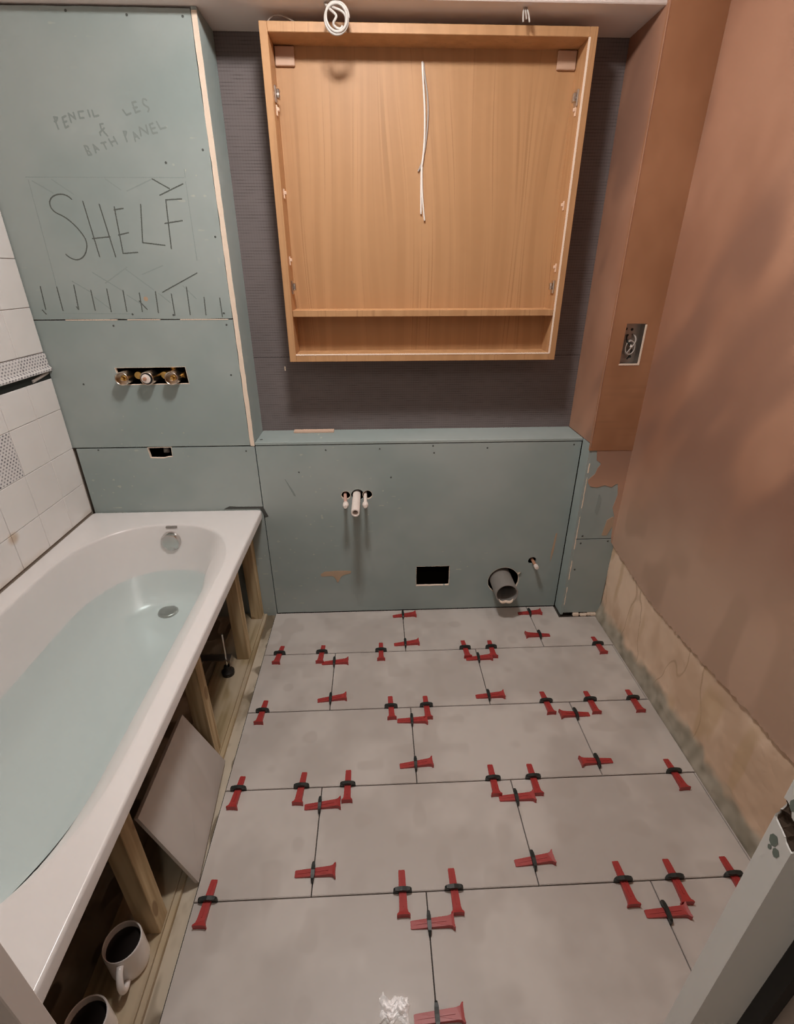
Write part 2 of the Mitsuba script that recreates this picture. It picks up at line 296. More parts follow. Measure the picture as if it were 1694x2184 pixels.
obj('lettering', strokes_mesh(shelf, .0038), M('marker'), pk[0], label='large handwritten word SHELF in dark pencil')
obj('lettering', strokes_mesh(note, .0050), M('pencil'), pk[0], label='small smudged pencil note PENCIL TILES & BATH PANEL')
obj('outline_mark', strokes_mesh(outline, .0024, -.0002, .0002), M('faint'), pk[0], label='faint ruled pencil outline')
obj('hatch_mark', strokes_mesh(hatch, .0036, -.0002, .0002), M('faint'), pk[0], label='faint slanting pencil strokes')
obj('hatch_mark', strokes_mesh(dark, .0036, -.00035, .0003), M('marker'), pk[0], label='dark slanting pencil strokes')
obj('tick_mark', strokes_mesh(ticks, .0036, -.0004, .0003), M('marker'), pk[0], label='row of upright dark pencil strokes')
screws = [(-0.962, 2.124), (-0.794, 2.117), (-0.637, 2.116), (-0.634, 1.803), (-0.755, 1.769), (-0.634, 1.564), (-0.962, 1.324), (-0.82, 1.321), (-0.642, 1.326), (-1.038, 1.286), (-0.639, 1.287), (-0.649, 1.11), (-1.199, 1.081), (-1.212, 0.823), (-0.633, 0.81), (-0.314, 0.809), (-0.095, 0.811), (0.123, 0.820), (0.128, 0.79), (-0.43, 0.715), (-0.05, 0.685), (0.347, 0.808), (0.707, 0.817)]
for x, z in screws:
    par = pk[3] if x > -.594 else pk[2] if z < .83 else pk[1] if z < 1.306 else pk[0]
    y0 = .001 if par == pk[1] else 0.0
    obj('screw', lathe([(.0001, -.0006), (.0018, -.0004), (.0036, .0006), (.0001, .0007)], 10, 'y', (x, y0, z)), M('screw'), par)
# plaster smear, scuff and pale streak on the lower panel
smear = Polygon([(-.375, .213), (-.355, .226), (-.305, .229), (-.262, .229), (-.236, .226), (-.240, .216), (-.268, .208), (-.284, .198), (-.296, .172), (-.301, .168), (-.307, .186), (-.318, .203), (-.345, .204), (-.372, .202)])
obj('plaster_patch', wall_slab(smear.buffer(.003).buffer(-.002), -.0012, .0012), M('plaster_smear'), pk[3], label='dried tan plaster smear shaped like a T')
obj('plaster_patch', wall_slab(Polygon([(.690, .40), (.697, .402), (.692, .30), (.684, .25), (.682, .30)]), -.001, .001), M('plaster_smear'), pk[3], label='thin upright plaster streak by the pipe box')
obj('stain', wall_slab(Point(-.905, 1.374).buffer(.0075), -.0002, .0002), M('plaster_smear'), pk[0], label='small brown stain')
obj('scuff_mark', wall_slab(Polygon([(-.492, .685), (-.488, .684), (-.457, .622), (-.452, .606), (-.460, .608), (-.468, .628)]), -.0003, .0003), M('pencil'), pk[3], label='dark slanting scuff')
obj('sealant_smear', wall_slab(Polygon([(-.735, .566), (-.70, .563), (-.595, .562), (-.592, .552), (-.578, .515), (-.592, .510), (-.602, .540), (-.61, .553), (-.70, .5535), (-.76, .5535)]), -.0015, .0015), M('glue'), pk[2], label='dark adhesive smear around the bath corner')
for (x0, x1, seg) in ((-1.20, -1.02, 0), (-.985, -.87, 0), (-.80, -.63, 0)):
    obj('filler_line', bx(x0, x1, -.0004, .012, 1.3043, 1.3072), M('gypsum'), pk[0], label='pale filler in the joint')
obj('joint_strip', bx(-1.315, -.6146, .006, .0125, 1.3040, 1.3090), M('raw'), wb)
# niche
obj('reveal_board', bx(-.6115, -.5955, .0015, .168, .8315, 2.1385), M('board'), wb)
obj('reveal_edge', wall_slab(ragged(-.6125, -.5960, .8315, 2.130, .0011, .03), -.0012, .0030), M('gypsum'), wb, label='ragged pale gypsum edge of the cut board')
nb = wb
obj('backer_board', bx(-.6, .745, .1645, .170, 1.1495, 2.1395), M('backer'), nb)
obj('backer_board', bx(-.6, .745, .1650, .170, .840, 1.1480), M('backer'), nb)
obj('ledge_board', bx(-.5945, .741, -.0025, .1645, .8325, .8455, .0025), M('board'), nb)
obj('screw', lathe([(.0001, .0012), (.005, .001), (.006, 0), (.0001, -.001)], 12, 'z', (-.575, .035, .8455)), M('screw'), wb)
obj('white_fleck', bx(-.4765, -.4715, .1640, .1650, 1.095, 1.112), M('gypsum'), wb)

# ------------------------------------------------------------------ pillar (boxed pipe) in the right corner
pi_ = structure('wall_pipe_box')
PX0, PX1, PYF = .7415, .925, -.075
sock = sbox(.794, 1.150, .8655, 1.291)
front = sbox(PX0, .8165, PX1, 2.47)
obj('plaster_face', wall_slab(ragged(PX0 - .0005, PX1,   .8160, 2.468, .0007, .05).difference(sock), PYF - .004, .010), M('fresh'), pi_)
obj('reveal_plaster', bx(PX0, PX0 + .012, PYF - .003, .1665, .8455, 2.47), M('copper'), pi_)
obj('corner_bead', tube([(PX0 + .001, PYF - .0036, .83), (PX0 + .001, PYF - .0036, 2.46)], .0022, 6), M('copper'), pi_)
obj('core', bx(.756, PX1, -.062, .168, .012, 1.145), M('raw'), pi_)
obj('core', bx(.756, PX1, -.062, .168, 1.296, 2.46), M('raw'), pi_)
obj('panel', bx(PX0, PX0 + .0125, PYF + .001, .0005, .004, .843), M('board'), pi_)
upb = numbered(pi_ + '__panel'); scene[upb] = mikit.ply(bx(PX0 + .0115, PX1, PYF, PYF + .0125, .4125, .830), M('board'))
lob = numbered(pi_ + '__panel'); scene[lob] = mikit.ply(bx(PX0 + .0115, PX1, PYF - .001, PYF + .0125, .016, .4085), M('board'))
obj('gypsum_edge', wall_slab(unary_union([ragged(PX0 + .0095, PX0 + .0122, a, b, .0012, .015) for a, b in ((.06, .16), (.20, .30), (.36, .52), (.56, .70), (.72, .76))]), PYF - .0012, .008), M('gypsum'), pi_)
sm1 = Polygon([(.772, .817), (.925, .817), (.925, .39), (.910, .39), (.905, .43), (.900, .52), (.885, .56), (.895, .62), (.885, .675), (.86, .655), (.83, .665), (.80, .655), (.772, .66), (.760, .675), (.757, .69), (.782, .715), (.788, .74), (.800, .76), (.778, .775)])
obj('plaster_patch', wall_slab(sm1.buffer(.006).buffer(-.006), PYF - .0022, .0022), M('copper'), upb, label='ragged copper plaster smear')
obj('plaster_patch', wall_slab(Polygon([(.865, .43), (.875, .50), (.895, .515), (.905, .48), (.893, .46), (.882, .43)]).buffer(.003), PYF - .0018, .0018), M('plaster_smear'), upb, label='small copper plaster smear')
obj('plaster_patch', wall_slab(Polygon([(.815, .54), (.818, .62), (.826, .60), (.824, .53)]).buffer(.003), PYF - .001, .001), M('faint'), upb)
for x, z, par in ((.778, .426, upb), (.776, .390, lob), (.895, .398, lob), (.771, .255, lob)):
    obj('screw', lathe([(.0001, -.001), (.0030, -.0004), (.0044, .001), (.0001, .0012)], 10, 'y', (x, PYF - .0004, z)), M('screw'), par)
db = [bx(x, x + random.uniform(.012, .03), PYF - .008 - random.uniform(0, .004), PYF + .006, -.003, random.uniform(.006, .015), .003) for x in np.arange(.80, .905, .017)]
obj('filler', cat(db), M('gypsum'), pi_, label='broken white filler along the foot of the pipe box')

# socket back box with coiled wire
t = thing('socket_box', 'grey metal socket back box set in the orange plaster pipe box', 'socket box')
sb = lambda a: wall_slab(a, PYF - .001, .032)
obj('box', cat(wall_slab(sock.difference(sock.buffer(-.0022)), PYF - .0005, .034), wall_slab(sock, PYF + .031, .002)), M('steel'), t)
for x, z in ((.812, 1.270), (.834, 1.268), (.826, 1.185), (.846, 1.172)):
    obj('knockout', lathe([(.0001, .0012), (.0045, .0012), (.0050, 0), (.0001, 0)], 14, 'y', (x, PYF + .031, z)), M('black'), t)
obj('plaster_lip', cat(wall_slab(sbox(.792, 1.1465, .8685, 1.152), PYF - .0055, .02), wall_slab(sbox(.8635, 1.150, .8685, 1.288), PYF - .0055, .016)), M('gypsum'), t, label='pale plaster lip')
th = np.linspace(0, 4.2 * np.pi, 90)
obj('wire', tube(np.stack([.829 + .019 * np.cos(th) * (1 - .012 * th), PYF + .022 - .0012 * th, 1.206 + .026 * np.sin(th) * (1 - .012 * th)], 1), .0026, 7), M('cable_grey'), t, smooth=True)
obj('wire', tube([(.822, PYF + .028, 1.25), (.818, PYF + .010, 1.225), (.828, PYF + .006, 1.212), (.838, PYF + .014, 1.19), (.83, PYF + .02, 1.165)], .0028, 7, smooth_pts=30), M('black'), t, smooth=True)
obj('wire', tube([(.84, PYF + .028, 1.252), (.846, PYF + .012, 1.23), (.833, PYF + .006, 1.209), (.822, PYF + .013, 1.186)], .0028, 7, smooth_pts=30), M('cable_grey'), t, smooth=True)
obj('wire_end', tube([(.826, PYF + .008, 1.217), (.831, PYF + .004, 1.209)], .004, 8), M('cable'), t)

# ------------------------------------------------------------------ right wall
wr = structure('wall_right')
obj('core', bx(.937, 1.0, -1.72, .17, -.06, 2.50), M('raw'), wr)
ys = np.linspace(-1.70, PYF + .012, 170)
low = .345 + .012 * np.sin(ys * 5 + 1) + .010 * (rng.random(len(ys)) - .5) + np.where(ys > -.4, (ys + .4) * .10, 0)
pl = Polygon([(y, z) for y, z in zip(ys, low)] + [(ys[-1], 2.47), (ys[0], 2.47)]).buffer(0)
m = extr(pl, .014); v = m.vertices.copy(); m.vertices = np.stack([.915 + v[:, 2], v[:, 0], v[:, 1]], 1); m.invert()
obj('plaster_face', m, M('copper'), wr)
import meshkit
gy, gz = np.meshgrid(np.linspace(-1.70, PYF + .012, 260), np.linspace(-.012, .43, 70), indexing='ij')
nn = meshkit.fbm(np.stack([gy * 12, gz * 12, gy * 0], -1), 4, 3)
n2 = meshkit.fbm(np.stack([gy * 30, gz * 30, gy * 0 + 4], -1), 3, 5)
gx = .9265 - .010 * (nn - .5) - .004 * (n2 - .5)
foot = np.clip((.085 - gz + .05 * (nn - .5)) / .085, 0, 1)
gx -= foot ** 1.5 * .020
i, j = np.meshgrid(np.arange(259), np.arange(69), indexing='ij'); q = i * 70 + j
fc = np.stack([q, q + 1, q + 71, q + 70], -1).reshape(-1, 4)
obj('rough_plaster_band', (np.stack([gx, gy, gz], -1).reshape(-1, 3), fc), M('band'), wr, smooth=True, label='rough tan old plaster band where the skirting was')

# ------------------------------------------------------------------ left wall: white glazed tiles
wl = structure('wall_left')
TX = -1.3065
obj('core', bx(-1.40, TX - .0075, -1.72, .17, -.06, 2.50), M('wall_grout'), wl)
def wtile(y0, y1, z0, z1, mat='glaze', lab=None):
    obj('tile', bx(TX - .0075, TX, y0 + .0009, y1 - .0009, z0 + .0009, z1 - .0009, .0014), M(mat), wl, label=lab)
zr = [(.5545, .684), (.684, .834), (.834, .990), (.990, 1.1055), (1.198, 1.348), (1.348, 1.499), (1.499, 1.649), (1.649, 1.799), (1.799, 1.949), (1.949, 2.099), (2.099, 2.249), (2.249, 2.399)]
for r, (z0, z1) in enumerate(zr):
    for c in range(11):
        dec = (r == 2 and c in (2, 6, 10))
        wtile(-.15 * (c + 1), -.15 * c - (.003 if c == 0 else 0), z0, z1, 'dots' if dec else 'glaze', 'white tile with a grid of small dark dots' if dec else None)
prof = [(-.0075, 1.1315), (.006, 1.1315), (.0125, 1.1345), (.0140, 1.1400), (.0115, 1.1455), (.0070, 1.1490), (.0050, 1.1530), (.0040, 1.190), (.0020, 1.1960), (-.0075, 1.1968)]
for c in range(11):
    y1, y0 = -.15 * c - (.004 if c == 0 else .001), -.15 * (c + 1) + .001
    m = extr(Polygon(prof), y1 - y0); v = m.vertices.copy(); m.vertices = np.stack([TX + v[:, 0], y0 + v[:, 2], v[:, 1]], 1); m.invert()
    obj('border_tile', m, M('dots'), wl, smooth=30, label='moulded border tile with rows of small dark dots')
obj('gap_shade_strip', cat(bx(TX - .0074, TX - .003, -1.65, -.001, 1.105, 1.132)), M('gap_shade'), wl, label='dark strip painted as the shade in the gap under the border tiles')  # dark strip painted in for the shadow of the open gap
obj('mortar_crumb', tube([(TX - .002, -.11, 1.113), (TX - .002, -.06, 1.120), (TX - .001, -.015, 1.128)], .0055, 7), M('cable_grey'), wl)

# ------------------------------------------------------------------ ceiling, soffit, door wall and hall
ce = structure('ceiling')
obj('slab', bx(-1.40, 1.02, -1.72, .22, 2.45, 2.51), M('ceiling'), ce)
obj('soffit', bx(-1.32, .7455, -.060, .1695, 2.1395, 2.455, .0025), M('soffit'), ce)
wf = structure('wall_front')
obj('plasterboard', bx(-1.36, -.53, -1.76, -1.66, -.06, 2.50), M('hall'), wf)
obj('plasterboard', bx(.301, 1.0, -1.76, -1.66, -.06, 2.50), M('hall'), wf)
obj('plasterboard', bx(-.53, .301, -1.76, -1.66, 2.05, 2.50), M('hall'), wf)
d1 = structure('door_1')
jr = m3.Manifold.cube([.055, .0245, 2.04]).translate([.232, -1.6845, 0])
blob, blob2 = m3.Manifold(), m3.Manifold()
for (x, y, z, r) in ((.228, -1.663, 1.052, .0085), (.228, -1.669, 1.043, .0100), (.228, -1.676, 1.040, .0100), (.229, -1.684, 1.036, .0110), (.238, -1.690, 1.040, .0130), (.250, -1.690, 1.036, .0120), (.229, -1.684, 1.052, .0090), (.262, -1.690, 1.044, .0110)):
    blob = blob + m3.Manifold.sphere(r, 12).translate([x, y, z]); blob2 = blob2 + m3.Manifold.sphere(r + .0016, 12).translate([x, y, z])
liner = (jr ^ m3.Manifold.cube([.052, .0215, .3]).translate([.2332, -1.6833, .9])) ^ (blob2 - blob)
jr = jr - blob2
mm = jr.to_mesh()
obj('jamb', trimesh.Trimesh(mm.vert_properties[:, :3], mm.tri_verts), M('paint'), d1)
mm = liner.to_mesh()
obj('strike_recess', trimesh.Trimesh(mm.vert_properties[:, :3], mm.tri_verts), M('raw'), d1, label='dark splintered latch recess')
for zz, yy, w in ((1.016, -1.6690, .0042), (1.008, -1.6750, .0032), (1.064, -1.6700, .004), (1.006, -1.6685, .0018)):
    obj('paint_chip', trimesh.convex.convex_hull(np.array([(.2316, yy + dx * w, zz + dz * w * 1.3) for dx, dz in ((-.2, 1.2), (.7, .9), (1.1, .1), (.8, -.9), (.1, -1.3), (-.7, -.8), (-1.0, .3))] + [(.2326, yy, zz)])), M('chip'), d1)
obj('jamb', bx(-.53, -.467, -1.6845, -1.66, 0, 2.04, .0012), M('paint_warm'), d1)
obj('head', bx(-.53, .287, -1.6845, -1.66, 1.985, 2.05), M('paint'), d1)
obj('groove_shade_strip', bx(.287, .301, -1.700, -1.662, 0, 2.04), M('rubber'), d1)  # black strip stands in for the shadowed groove beside the jamb
for nm, b in (('wall_hall_left', (-1.36, -1.25, -3.3, -1.76, -.06, 2.50)), ('wall_hall_right', (1.25, 1.36, -3.3, -1.76, -.06, 2.50)), ('wall_hall_back', (-1.36, 1.36, -3.4, -3.3, -.06, 2.50))):
    obj(nm, bx(*b), M('hall')); structure(nm)
obj('hall_slab', bx(-1.36, 1.36, -3.4, -1.72, 2.45, 2.51), M('ceiling'), ce)
obj('plasterboard', bx(1.0, 1.3, -1.76, -1.70, -.06, 2.50), M('hall'), wf)
obj('plasterboard', bx(-1.45, -1.36, -1.76, -1.70, -.06, 2.50), M('hall'), wf)

# ------------------------------------------------------------------ bathtub
BX0, BX1, BY0, BY1 = -1.3045, -.600, -1.656, -.0035
ICX, IHW, IY1, IY0, IE = -.939, .291, -.125, -1.545, .36
def ring_in(inset_x, inset_y, ang, ends=IE, n=2.3):
    hw, y1, y0 = IHW - inset_x, IY1 - inset_y, IY0 + inset_y
    cy = (y1 + y0) / 2; hl = (y1 - y0) / 2
    e = min(ends, hl)
    def f(px, py):
        v = np.maximum(0, np.abs(py) - (hl - e)) / e
        return (np.abs(px) / hw) ** n + v ** n
    return ICX, cy, f
def ring_out(ins):
    hw, hl = (BX1 - BX0) / 2 - ins, (BY1 - BY0) / 2 - ins
    return (BX0 + BX1) / 2, (BY0 + BY1) / 2, lambda px, py: (np.abs(px) / hw) ** 90 + (np.abs(py) / hl) ** 90
ac = math.atan2(IHW, .826)
base = np.linspace(0, 2 * np.pi, 240, endpoint=False)
cor = [math.atan2(sy * .826, sx * .352) + d for sx in (-1, 1) for sy in (-1, 1) for d in np.linspace(-.02, .02, 9)]
ANG = np.sort(np.unique(np.round(np.r_[base, np.mod(cor, 2 * np.pi)], 6)))
def trace(spec):
    cx, cy, f = spec; cx0, cy0 = ICX, -.83
    dx, dy = np.cos(ANG), np.sin(ANG)
    lo, hi = np.zeros(len(ANG)), np.full(len(ANG), 2.0)
    for _ in range(50):
        mid = (lo + hi) / 2
        ins = f(cx0 + dx * mid - cx, cy0 + dy * mid - cy) < 1
        lo, hi = np.where(ins, mid, lo), np.where(ins, hi, mid)
    return np.stack([cx0 + dx * lo, cy0 + dy * lo], 1)
def lean(p, z):
    # the wall on the room side slopes in more steeply below the rim
    e = np.interp(z, [.22, .36, .42, .475, .5, .525, .546], [.085, .08, .072, .056, .038, .018, 0])
    k = np.clip((p[:, 0] - ICX - .05) / (IHW - .09), 0, 1); k = k * k * (3 - 2 * k) * np.clip((-.17 - p[:, 1]) / .16, 0, 1)
    p = p.copy(); p[:, 0] -= e * k; return p
rings = []
R = lambda spec, z: rings.append(np.c_[lean(trace(spec), z if len(rings) > 10 else 1), np.full(len(ANG), z)])
RU = lambda spec, z: rings.append(np.c_[lean(trace(spec), z - .004), np.full(len(ANG), z)])
U0 = len(rings)
for ix, z in ((.075, .2085), (.034, .258), (.023, .345), (.012, .424), (-.004, .507)): RU(ring_in(ix, ix, ANG), z)
R(ring_out(.012), .512); R(ring_out(.002), .514); R(ring_out(0), .518); R(ring_out(0), .543); R(ring_out(.0025), .5483); R(ring_out(.007), .5505)
for ix, z in ((-.011, .5502), (-.004, .5494), (-.0005, .5470), (.0015, .5420), (.004, .530), (.013, .475), (.022, .42), (.032, .36), (.043, .31), (.055, .275), (.068, .250), (.085, .232), (.110, .222), (.15, .2185), (.22, .2175)):
    R(ring_in(ix, ix * (1.28 if ix > 0 else 1), ANG), z)
N = len(ANG); v = np.vstack(rings + [[[ICX, -.83, .217]]]); f = []
for i in range(len(rings) - 1):
    for j in range(N):
        a, b, c, d = i * N + j, i * N + (j + 1) % N, (i + 1) * N + (j + 1) % N, (i + 1) * N + j
        f += [[a, b, c], [a, c, d]]
e = (len(rings) - 1) * N
f += [[e + j, e + (j + 1) % N, len(v) - 1] for j in range(N)]
v = np.vstack([v, [[ICX, -.83, .205]]]); f += [[(j + 1) % N, j, len(v) - 1] for j in range(N)]
tub = thing('bathtub', 'white acrylic bathtub half filled with water along the left wall', 'bathtub')
obj('body', trimesh.Trimesh(v, f, process=False), M('acrylic'), tub, smooth=True)
# extra shell, its dark colour stands in for the shade beneath the tub
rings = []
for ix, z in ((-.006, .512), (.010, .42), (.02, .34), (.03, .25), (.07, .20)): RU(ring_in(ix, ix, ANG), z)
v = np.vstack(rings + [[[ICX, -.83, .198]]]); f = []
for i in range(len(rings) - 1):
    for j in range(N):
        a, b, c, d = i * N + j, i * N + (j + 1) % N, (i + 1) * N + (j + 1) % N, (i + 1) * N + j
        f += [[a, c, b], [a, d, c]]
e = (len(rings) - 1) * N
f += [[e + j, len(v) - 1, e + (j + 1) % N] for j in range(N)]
obj('shade_shell', trimesh.Trimesh(v, f, process=False), M('under'), tub, smooth=True, label='dark shell painted as the shade beneath the tub')
ov = obj('overflow_cover', lathe([(.0001, .021), (.026, .021), (.0345, .018), (.0385, .010), (.0395, 0), (.0395, -.012)], 44, 'y', (-.9435, -.139, .482)), M('chrome'), tub, smooth=40, label='round chrome overflow cover')
obj('notch', bx(-.961, -.927, -.1605, -.155, .451, .464, .002), M('chrome'), ov)
obj('badge', bx(-.958, -.914, -.1330, -.1245, .5350, .5440, .0015), M('grey_pvc'), tub, label='small grey badge below the rim')
obj('waste_plug', lathe([(.0001, .012), (.030, .011), (.037, .008), (.040, .003), (.040, -.004)], 44, 'z', (-.963, -.262, .2205)), M('steel'), tub, smooth=40, label='round chrome plug at the bottom')
ft = obj('foot', cat(tube([(-.720, -.395, .030), (-.718, -.390, .205)], .0042, 8)), M('chrome'), tub, label='threaded steel leg with black foot')
obj('pad', lathe([(.0001, -.012), (.024, -.012), (.025, .004), (.017, .012), (.012, .030), (.0001, .031)], 20, 'z', (-.720, -.395, .0207)), M('rubber'), ft, smooth=40)
obj('cradle', cat(bx(-1.2, -.702, -.408, -.372, .085, .090), bx(-1.2, -.702, -.376, -.372, .060, .088), bx(-.704, -.700, -.408, -.372, .058, .090)), M('steel'), tub, label='pressed steel cradle under the tub')
obj('cradle', bx(-1.2, -.76, -1.14, -1.10, .105, .120), M('pine'), tub, label='timber cross bearer under the tub')
wt = numbered('bath_water')
wv = np.c_[lean(trace(ring_in(.0305, .0305 * 1.28, ANG)), .36), np.full(N, .36)]
scene[wt] = mikit.ply((np.vstack([wv, [[ICX, -.83, .36]]]), np.array([[j, (j + 1) % N, N] for j in range(N)])), M('water'))
labels[wt] = {'label': 'still pale blue bath water lying in the white tub', 'category': 'water', 'kind': 'stuff'}

# timber bath frame
t = thing('timber_stud_frame', 'pine timber stud frame standing under the bath rim', 'timber frame')
for (ya, yb) in ((-.050, -.004), (-.315, -.268), (-.779, -.732), (-1.262, -1.216), (-1.642, -1.600)):
    obj('post', bx(-.706, -.657, ya, yb, .0085, .4765, .0015), M('pine'), t)
obj('bottom_plate', bx(-.785, -.655, -1.65, -.0045, -.0118, .0082, .0015), M('plate'), t)
obj('bottom_batten', bx(-.6545, -.6405, -1.65, -.0045, -.0118, .0030, .0012), M('plate'), t)
obj('top_rail', bx(-.668, -.624, -1.65, -.0045, .4770, .5130, .0015), M('pine'), t)

# offcut of floor tile leaning against the frame
q = np.array([(-.6290, -.787, .0005), (-.6015, -1.150, .0005), (-.684, -1.166, .304), (-.684, -.866, .306)])
nrm = np.cross(q[1] - q[0], q[3] - q[0]); nrm /= np.linalg.norm(nrm)
if nrm[0] < 0: nrm = -nrm
obj_k = thing('tile_offcut', 'cut grey floor tile leaning against the bath frame on the left', 'tile')
lift = np.array([0, 0, max(0, nrm[2]) * .0095 + .0006])
scene[obj_k] = mikit.ply(trimesh.convex.convex_hull(np.vstack([q + lift, q - nrm * .0090 + lift])), M('tile'))

# ------------------------------------------------------------------ mugs
def mug(label, x, y, ang, r, h):
    t = thing('mug', label, 'mug', 'mugs under the bath')
    z0 = .0085
    obj('body', lathe([(.0001, .003), (r * .80, .003), (r * .84, 0), (r * .93, .004), (r, .016), (r, h - .003), (r - .0015, h), (r - .0035, h - .001), (r - .0045, h - .006), (r - .0045, .016), (r * .8, .007), (.0001, .006)], 48, 'z', (x, y, z0)), M('ceramic'), t, smooth=40)
    s = np.linspace(-1.35, 1.35, 22)
    hx = r - .004 + .030 * np.cos(s * 1.15) ** .7 if False else r - .003 + .031 * np.sqrt(np.clip(1 - (s / 1.36) ** 2, 0, 1))
    hz = h * .52 + .034 * s / 1.35
    ca, sa = math.cos(ang), math.sin(ang)
    obj('handle', tube(np.stack([x + ca * hx, y + sa * hx, z0 + hz], 1), .0072, 10), M('ceramic'), t, smooth=True)
    obj('tea', lathe([(r - .0042, h * .80), (.0001, h * .80)], 36, 'z', (x, y, z0)), M('tea'), t)
mug('white china mug standing behind the nearest bath frame post', -.702, -1.316, math.radians(-75), .0415, .096)
mug('white china mug nearest the door, cut off by the bottom edge of the photo', -.716, -1.446, math.radians(-120), .0415, .096)

# ------------------------------------------------------------------ mixer valve, spout pipe, pipes
t = thing('bath_mixer', 'brass bath mixer valve with three cartridges in a slot of the green board', 'mixer valve')
obj('body', cat(tube([(-1.06, .055, 1.108), (-.82, .055, 1.108)], .0145, 16), tube([(-.995, .045, 1.112), (-.990, -.002, 1.112)], .0135, 12), tube([(-.888, .045, 1.112), (-.893, -.004, 1.112)], .0135, 12), tube([(-.870, .05, 1.108), (-.873, .04, 1.150)], .014, 12), tube([(-.84, .03, 1.108), (-.822, .02, 1.109)], .013, 10)), M('brass'), t, smooth=40)
for x, kind in ((-1.036, 0), (-.9455, 1), (-.857, 0)):
    c = obj('cartridge', lathe([(.0165, -.050), (.0235, -.045), (.0245, .034), (.0228, .036), (.0205, .034), (.0200, .004), (.0001, .004)], 36, 'y', (x, -.004, 1.1065)), M('nickel'), t, smooth=40)
    if kind:
        obj('ring', lathe([(.0165, .030), (.0175, .0335), (.0200, .0335), (.0203, .030)], 32, 'y', (x - .003, -.004, 1.106)), M('black'), c)
        obj('spindle', lathe([(.0165, 0), (.0165, .034), (.012, .036), (.0001, .036)], 28, 'y', (x - .003, -.004, 1.106)), M('white_pvc'), c, smooth=40)
        obj('stem', lathe([(.006, 0), (.006, .045), (.0001, .046)], 16, 'y', (x - .005, -.004, 1.107)), M('copper_pipe'), c, smooth=40)
    else:
        obj('spindle', lathe([(.0110, 0), (.0105, .016), (.0060, .018), (.0055, .031), (.0001, .032)], 18, 'y', (x, -.004, 1.106)), M('brass'), c, smooth=40)
t = thing('spout_pipe', 'grey pipe end inside the small notch below the mixer', 'pipe')
obj('pipe', tube([(-.968, .10, .845), (-.964, .05, .825), (-.960, .030, .800)], .0115, 14, smooth_pts=12), M('grey_pvc'), t, smooth=40)
t = thing('basin_waste_pipe', 'white plastic basin waste pipe sticking out between two capped pipes', 'pipe')
w = [(.0001, -.05), (.0110, -.05), (.0110, .1695), (.0120, .1705), (.0160, .1705), (.0170, .169), (.0170, -.12)]
obj('pipe', lathe(w, 32, 'y', (-.1960, .0, .6055)), M('white_pvc'), t, smooth=40)
obj('inside', lathe([(.0108, .120), (.0001, .120)], 20, 'y', (-.1960, 0, .6055)), M('raw'), t)
def supply(x, z, L, mat, label, dz=0.0, r=.0072, dx=0.0):
    t = thing('capped_pipe', label, 'pipe')
    a = math.atan2(dx, L)
    obj('pipe', tube([(x - dx * .8, .10, z), (x, 0, z), (x + dx, -L, z + dz)], r, 14), M(mat), t, smooth=40)
    return t, (x + dx, -L, z + dz)
for x, dx, mat, lab in ((-.2445, .006, 'pink_pipe', 'capped pinkish water pipe left of the basin waste'), (-.1590, .001, 'white_pvc', 'capped white water pipe right of the basin waste')):
    t, e = supply(x, .6060, .088, mat, lab, -.004, .0072, dx)
    obj('cap', lathe([(.0072, -.018), (.0112, -.014), (.0124, -.002), (.0118, .008), (.0080, .013), (.0074, .018), (.0001, .0185)], 22, 'y', e), M('white_pvc'), t, smooth=40)
t, e = supply(.6035, .2575, .040, 'copper_pipe', 'small capped pipe at the far right beside the soil pipe', -.006, .0072, .004)
obj('cap', lathe([(.0072, -.012), (.0096, -.010), (.0098, .006), (.0078, .012), (.0001, .0128)], 20, 'y', e), M('white_pvc'), t, smooth=40)
t = thing('soil_pipe', 'wide grey toilet soil pipe projecting from the lower wall', 'pipe')
obj('pipe', lathe([(.0001, -.15), (.0455, -.15), (.0455, .1085), (.0470, .1100), (.0505, .1100), (.0515, .108), (.0515, -.15)], 48, 'y', (.4655, 0, .1535)), M('grey_pvc'), t, smooth=40)
obj('inside', lathe([(.045, -.02), (.0001, -.02)], 30, 'y', (.4655, 0, .1535)), M('raw'), t)
aa = np.linspace(math.radians(222), math.radians(318), 24)
obj('sealant', tube(np.stack([.4655 + .0465 * np.cos(aa), -.106 + .004 * np.sin(aa * 7), .1535 + .0465 * np.sin(aa)], 1), np.interp(np.arange(24), [0, 5, 12, 19, 23], [.002, .006, .0075, .006, .002]), 8), M('gypsum'), t, smooth=True, label='white paste along the lower lip')
obj('torn_paper', trimesh.convex.convex_hull(np.array([(.535, -.001, .196), (.548, -.012, .205), (.555, -.001, .198), (.540, -.006, .188)])), M('gypsum'), t, label='torn white board edge')

# ------------------------------------------------------------------ mirror cabinet carcass
t = thing('wall_cabinet', 'open oak veneer cabinet without doors hanging in the dark niche', 'cabinet')
CX0, CX1, CZ0, CZ1, CT, CB = -.4240, .5765, 1.1555, 2.1105, .0240, .100
obj('side_panel', bx(CX0, CX0 + CT, 0, .158, CZ0, CZ1, .0012), M('oak'), t)
obj('side_panel', bx(CX1 - CT, CX1, 0, .158, CZ0, CZ1, .0012), M('oak'), t)
obj('top_panel', bx(CX0 + CT, CX1 - CT, .0003, .158, CZ1 - CT, CZ1, .0012), M('oak'), t)
obj('bottom_panel', bx(CX0 + CT, CX1 - CT, .0003, .158, CZ0, CZ0 + CT + .003, .0012), M('oak'), t)
obj('back_panel', bx(CX0 + CT, CX1 - CT, CB, CB + .008, CZ0 + CT, CZ1 - CT), M('oak'), t)
obj('shelf', bx(CX0 + CT + .0005, CX1 - CT - .0005, .008, CB, 1.3115, 1.3335, .0012), M('oak'), t)
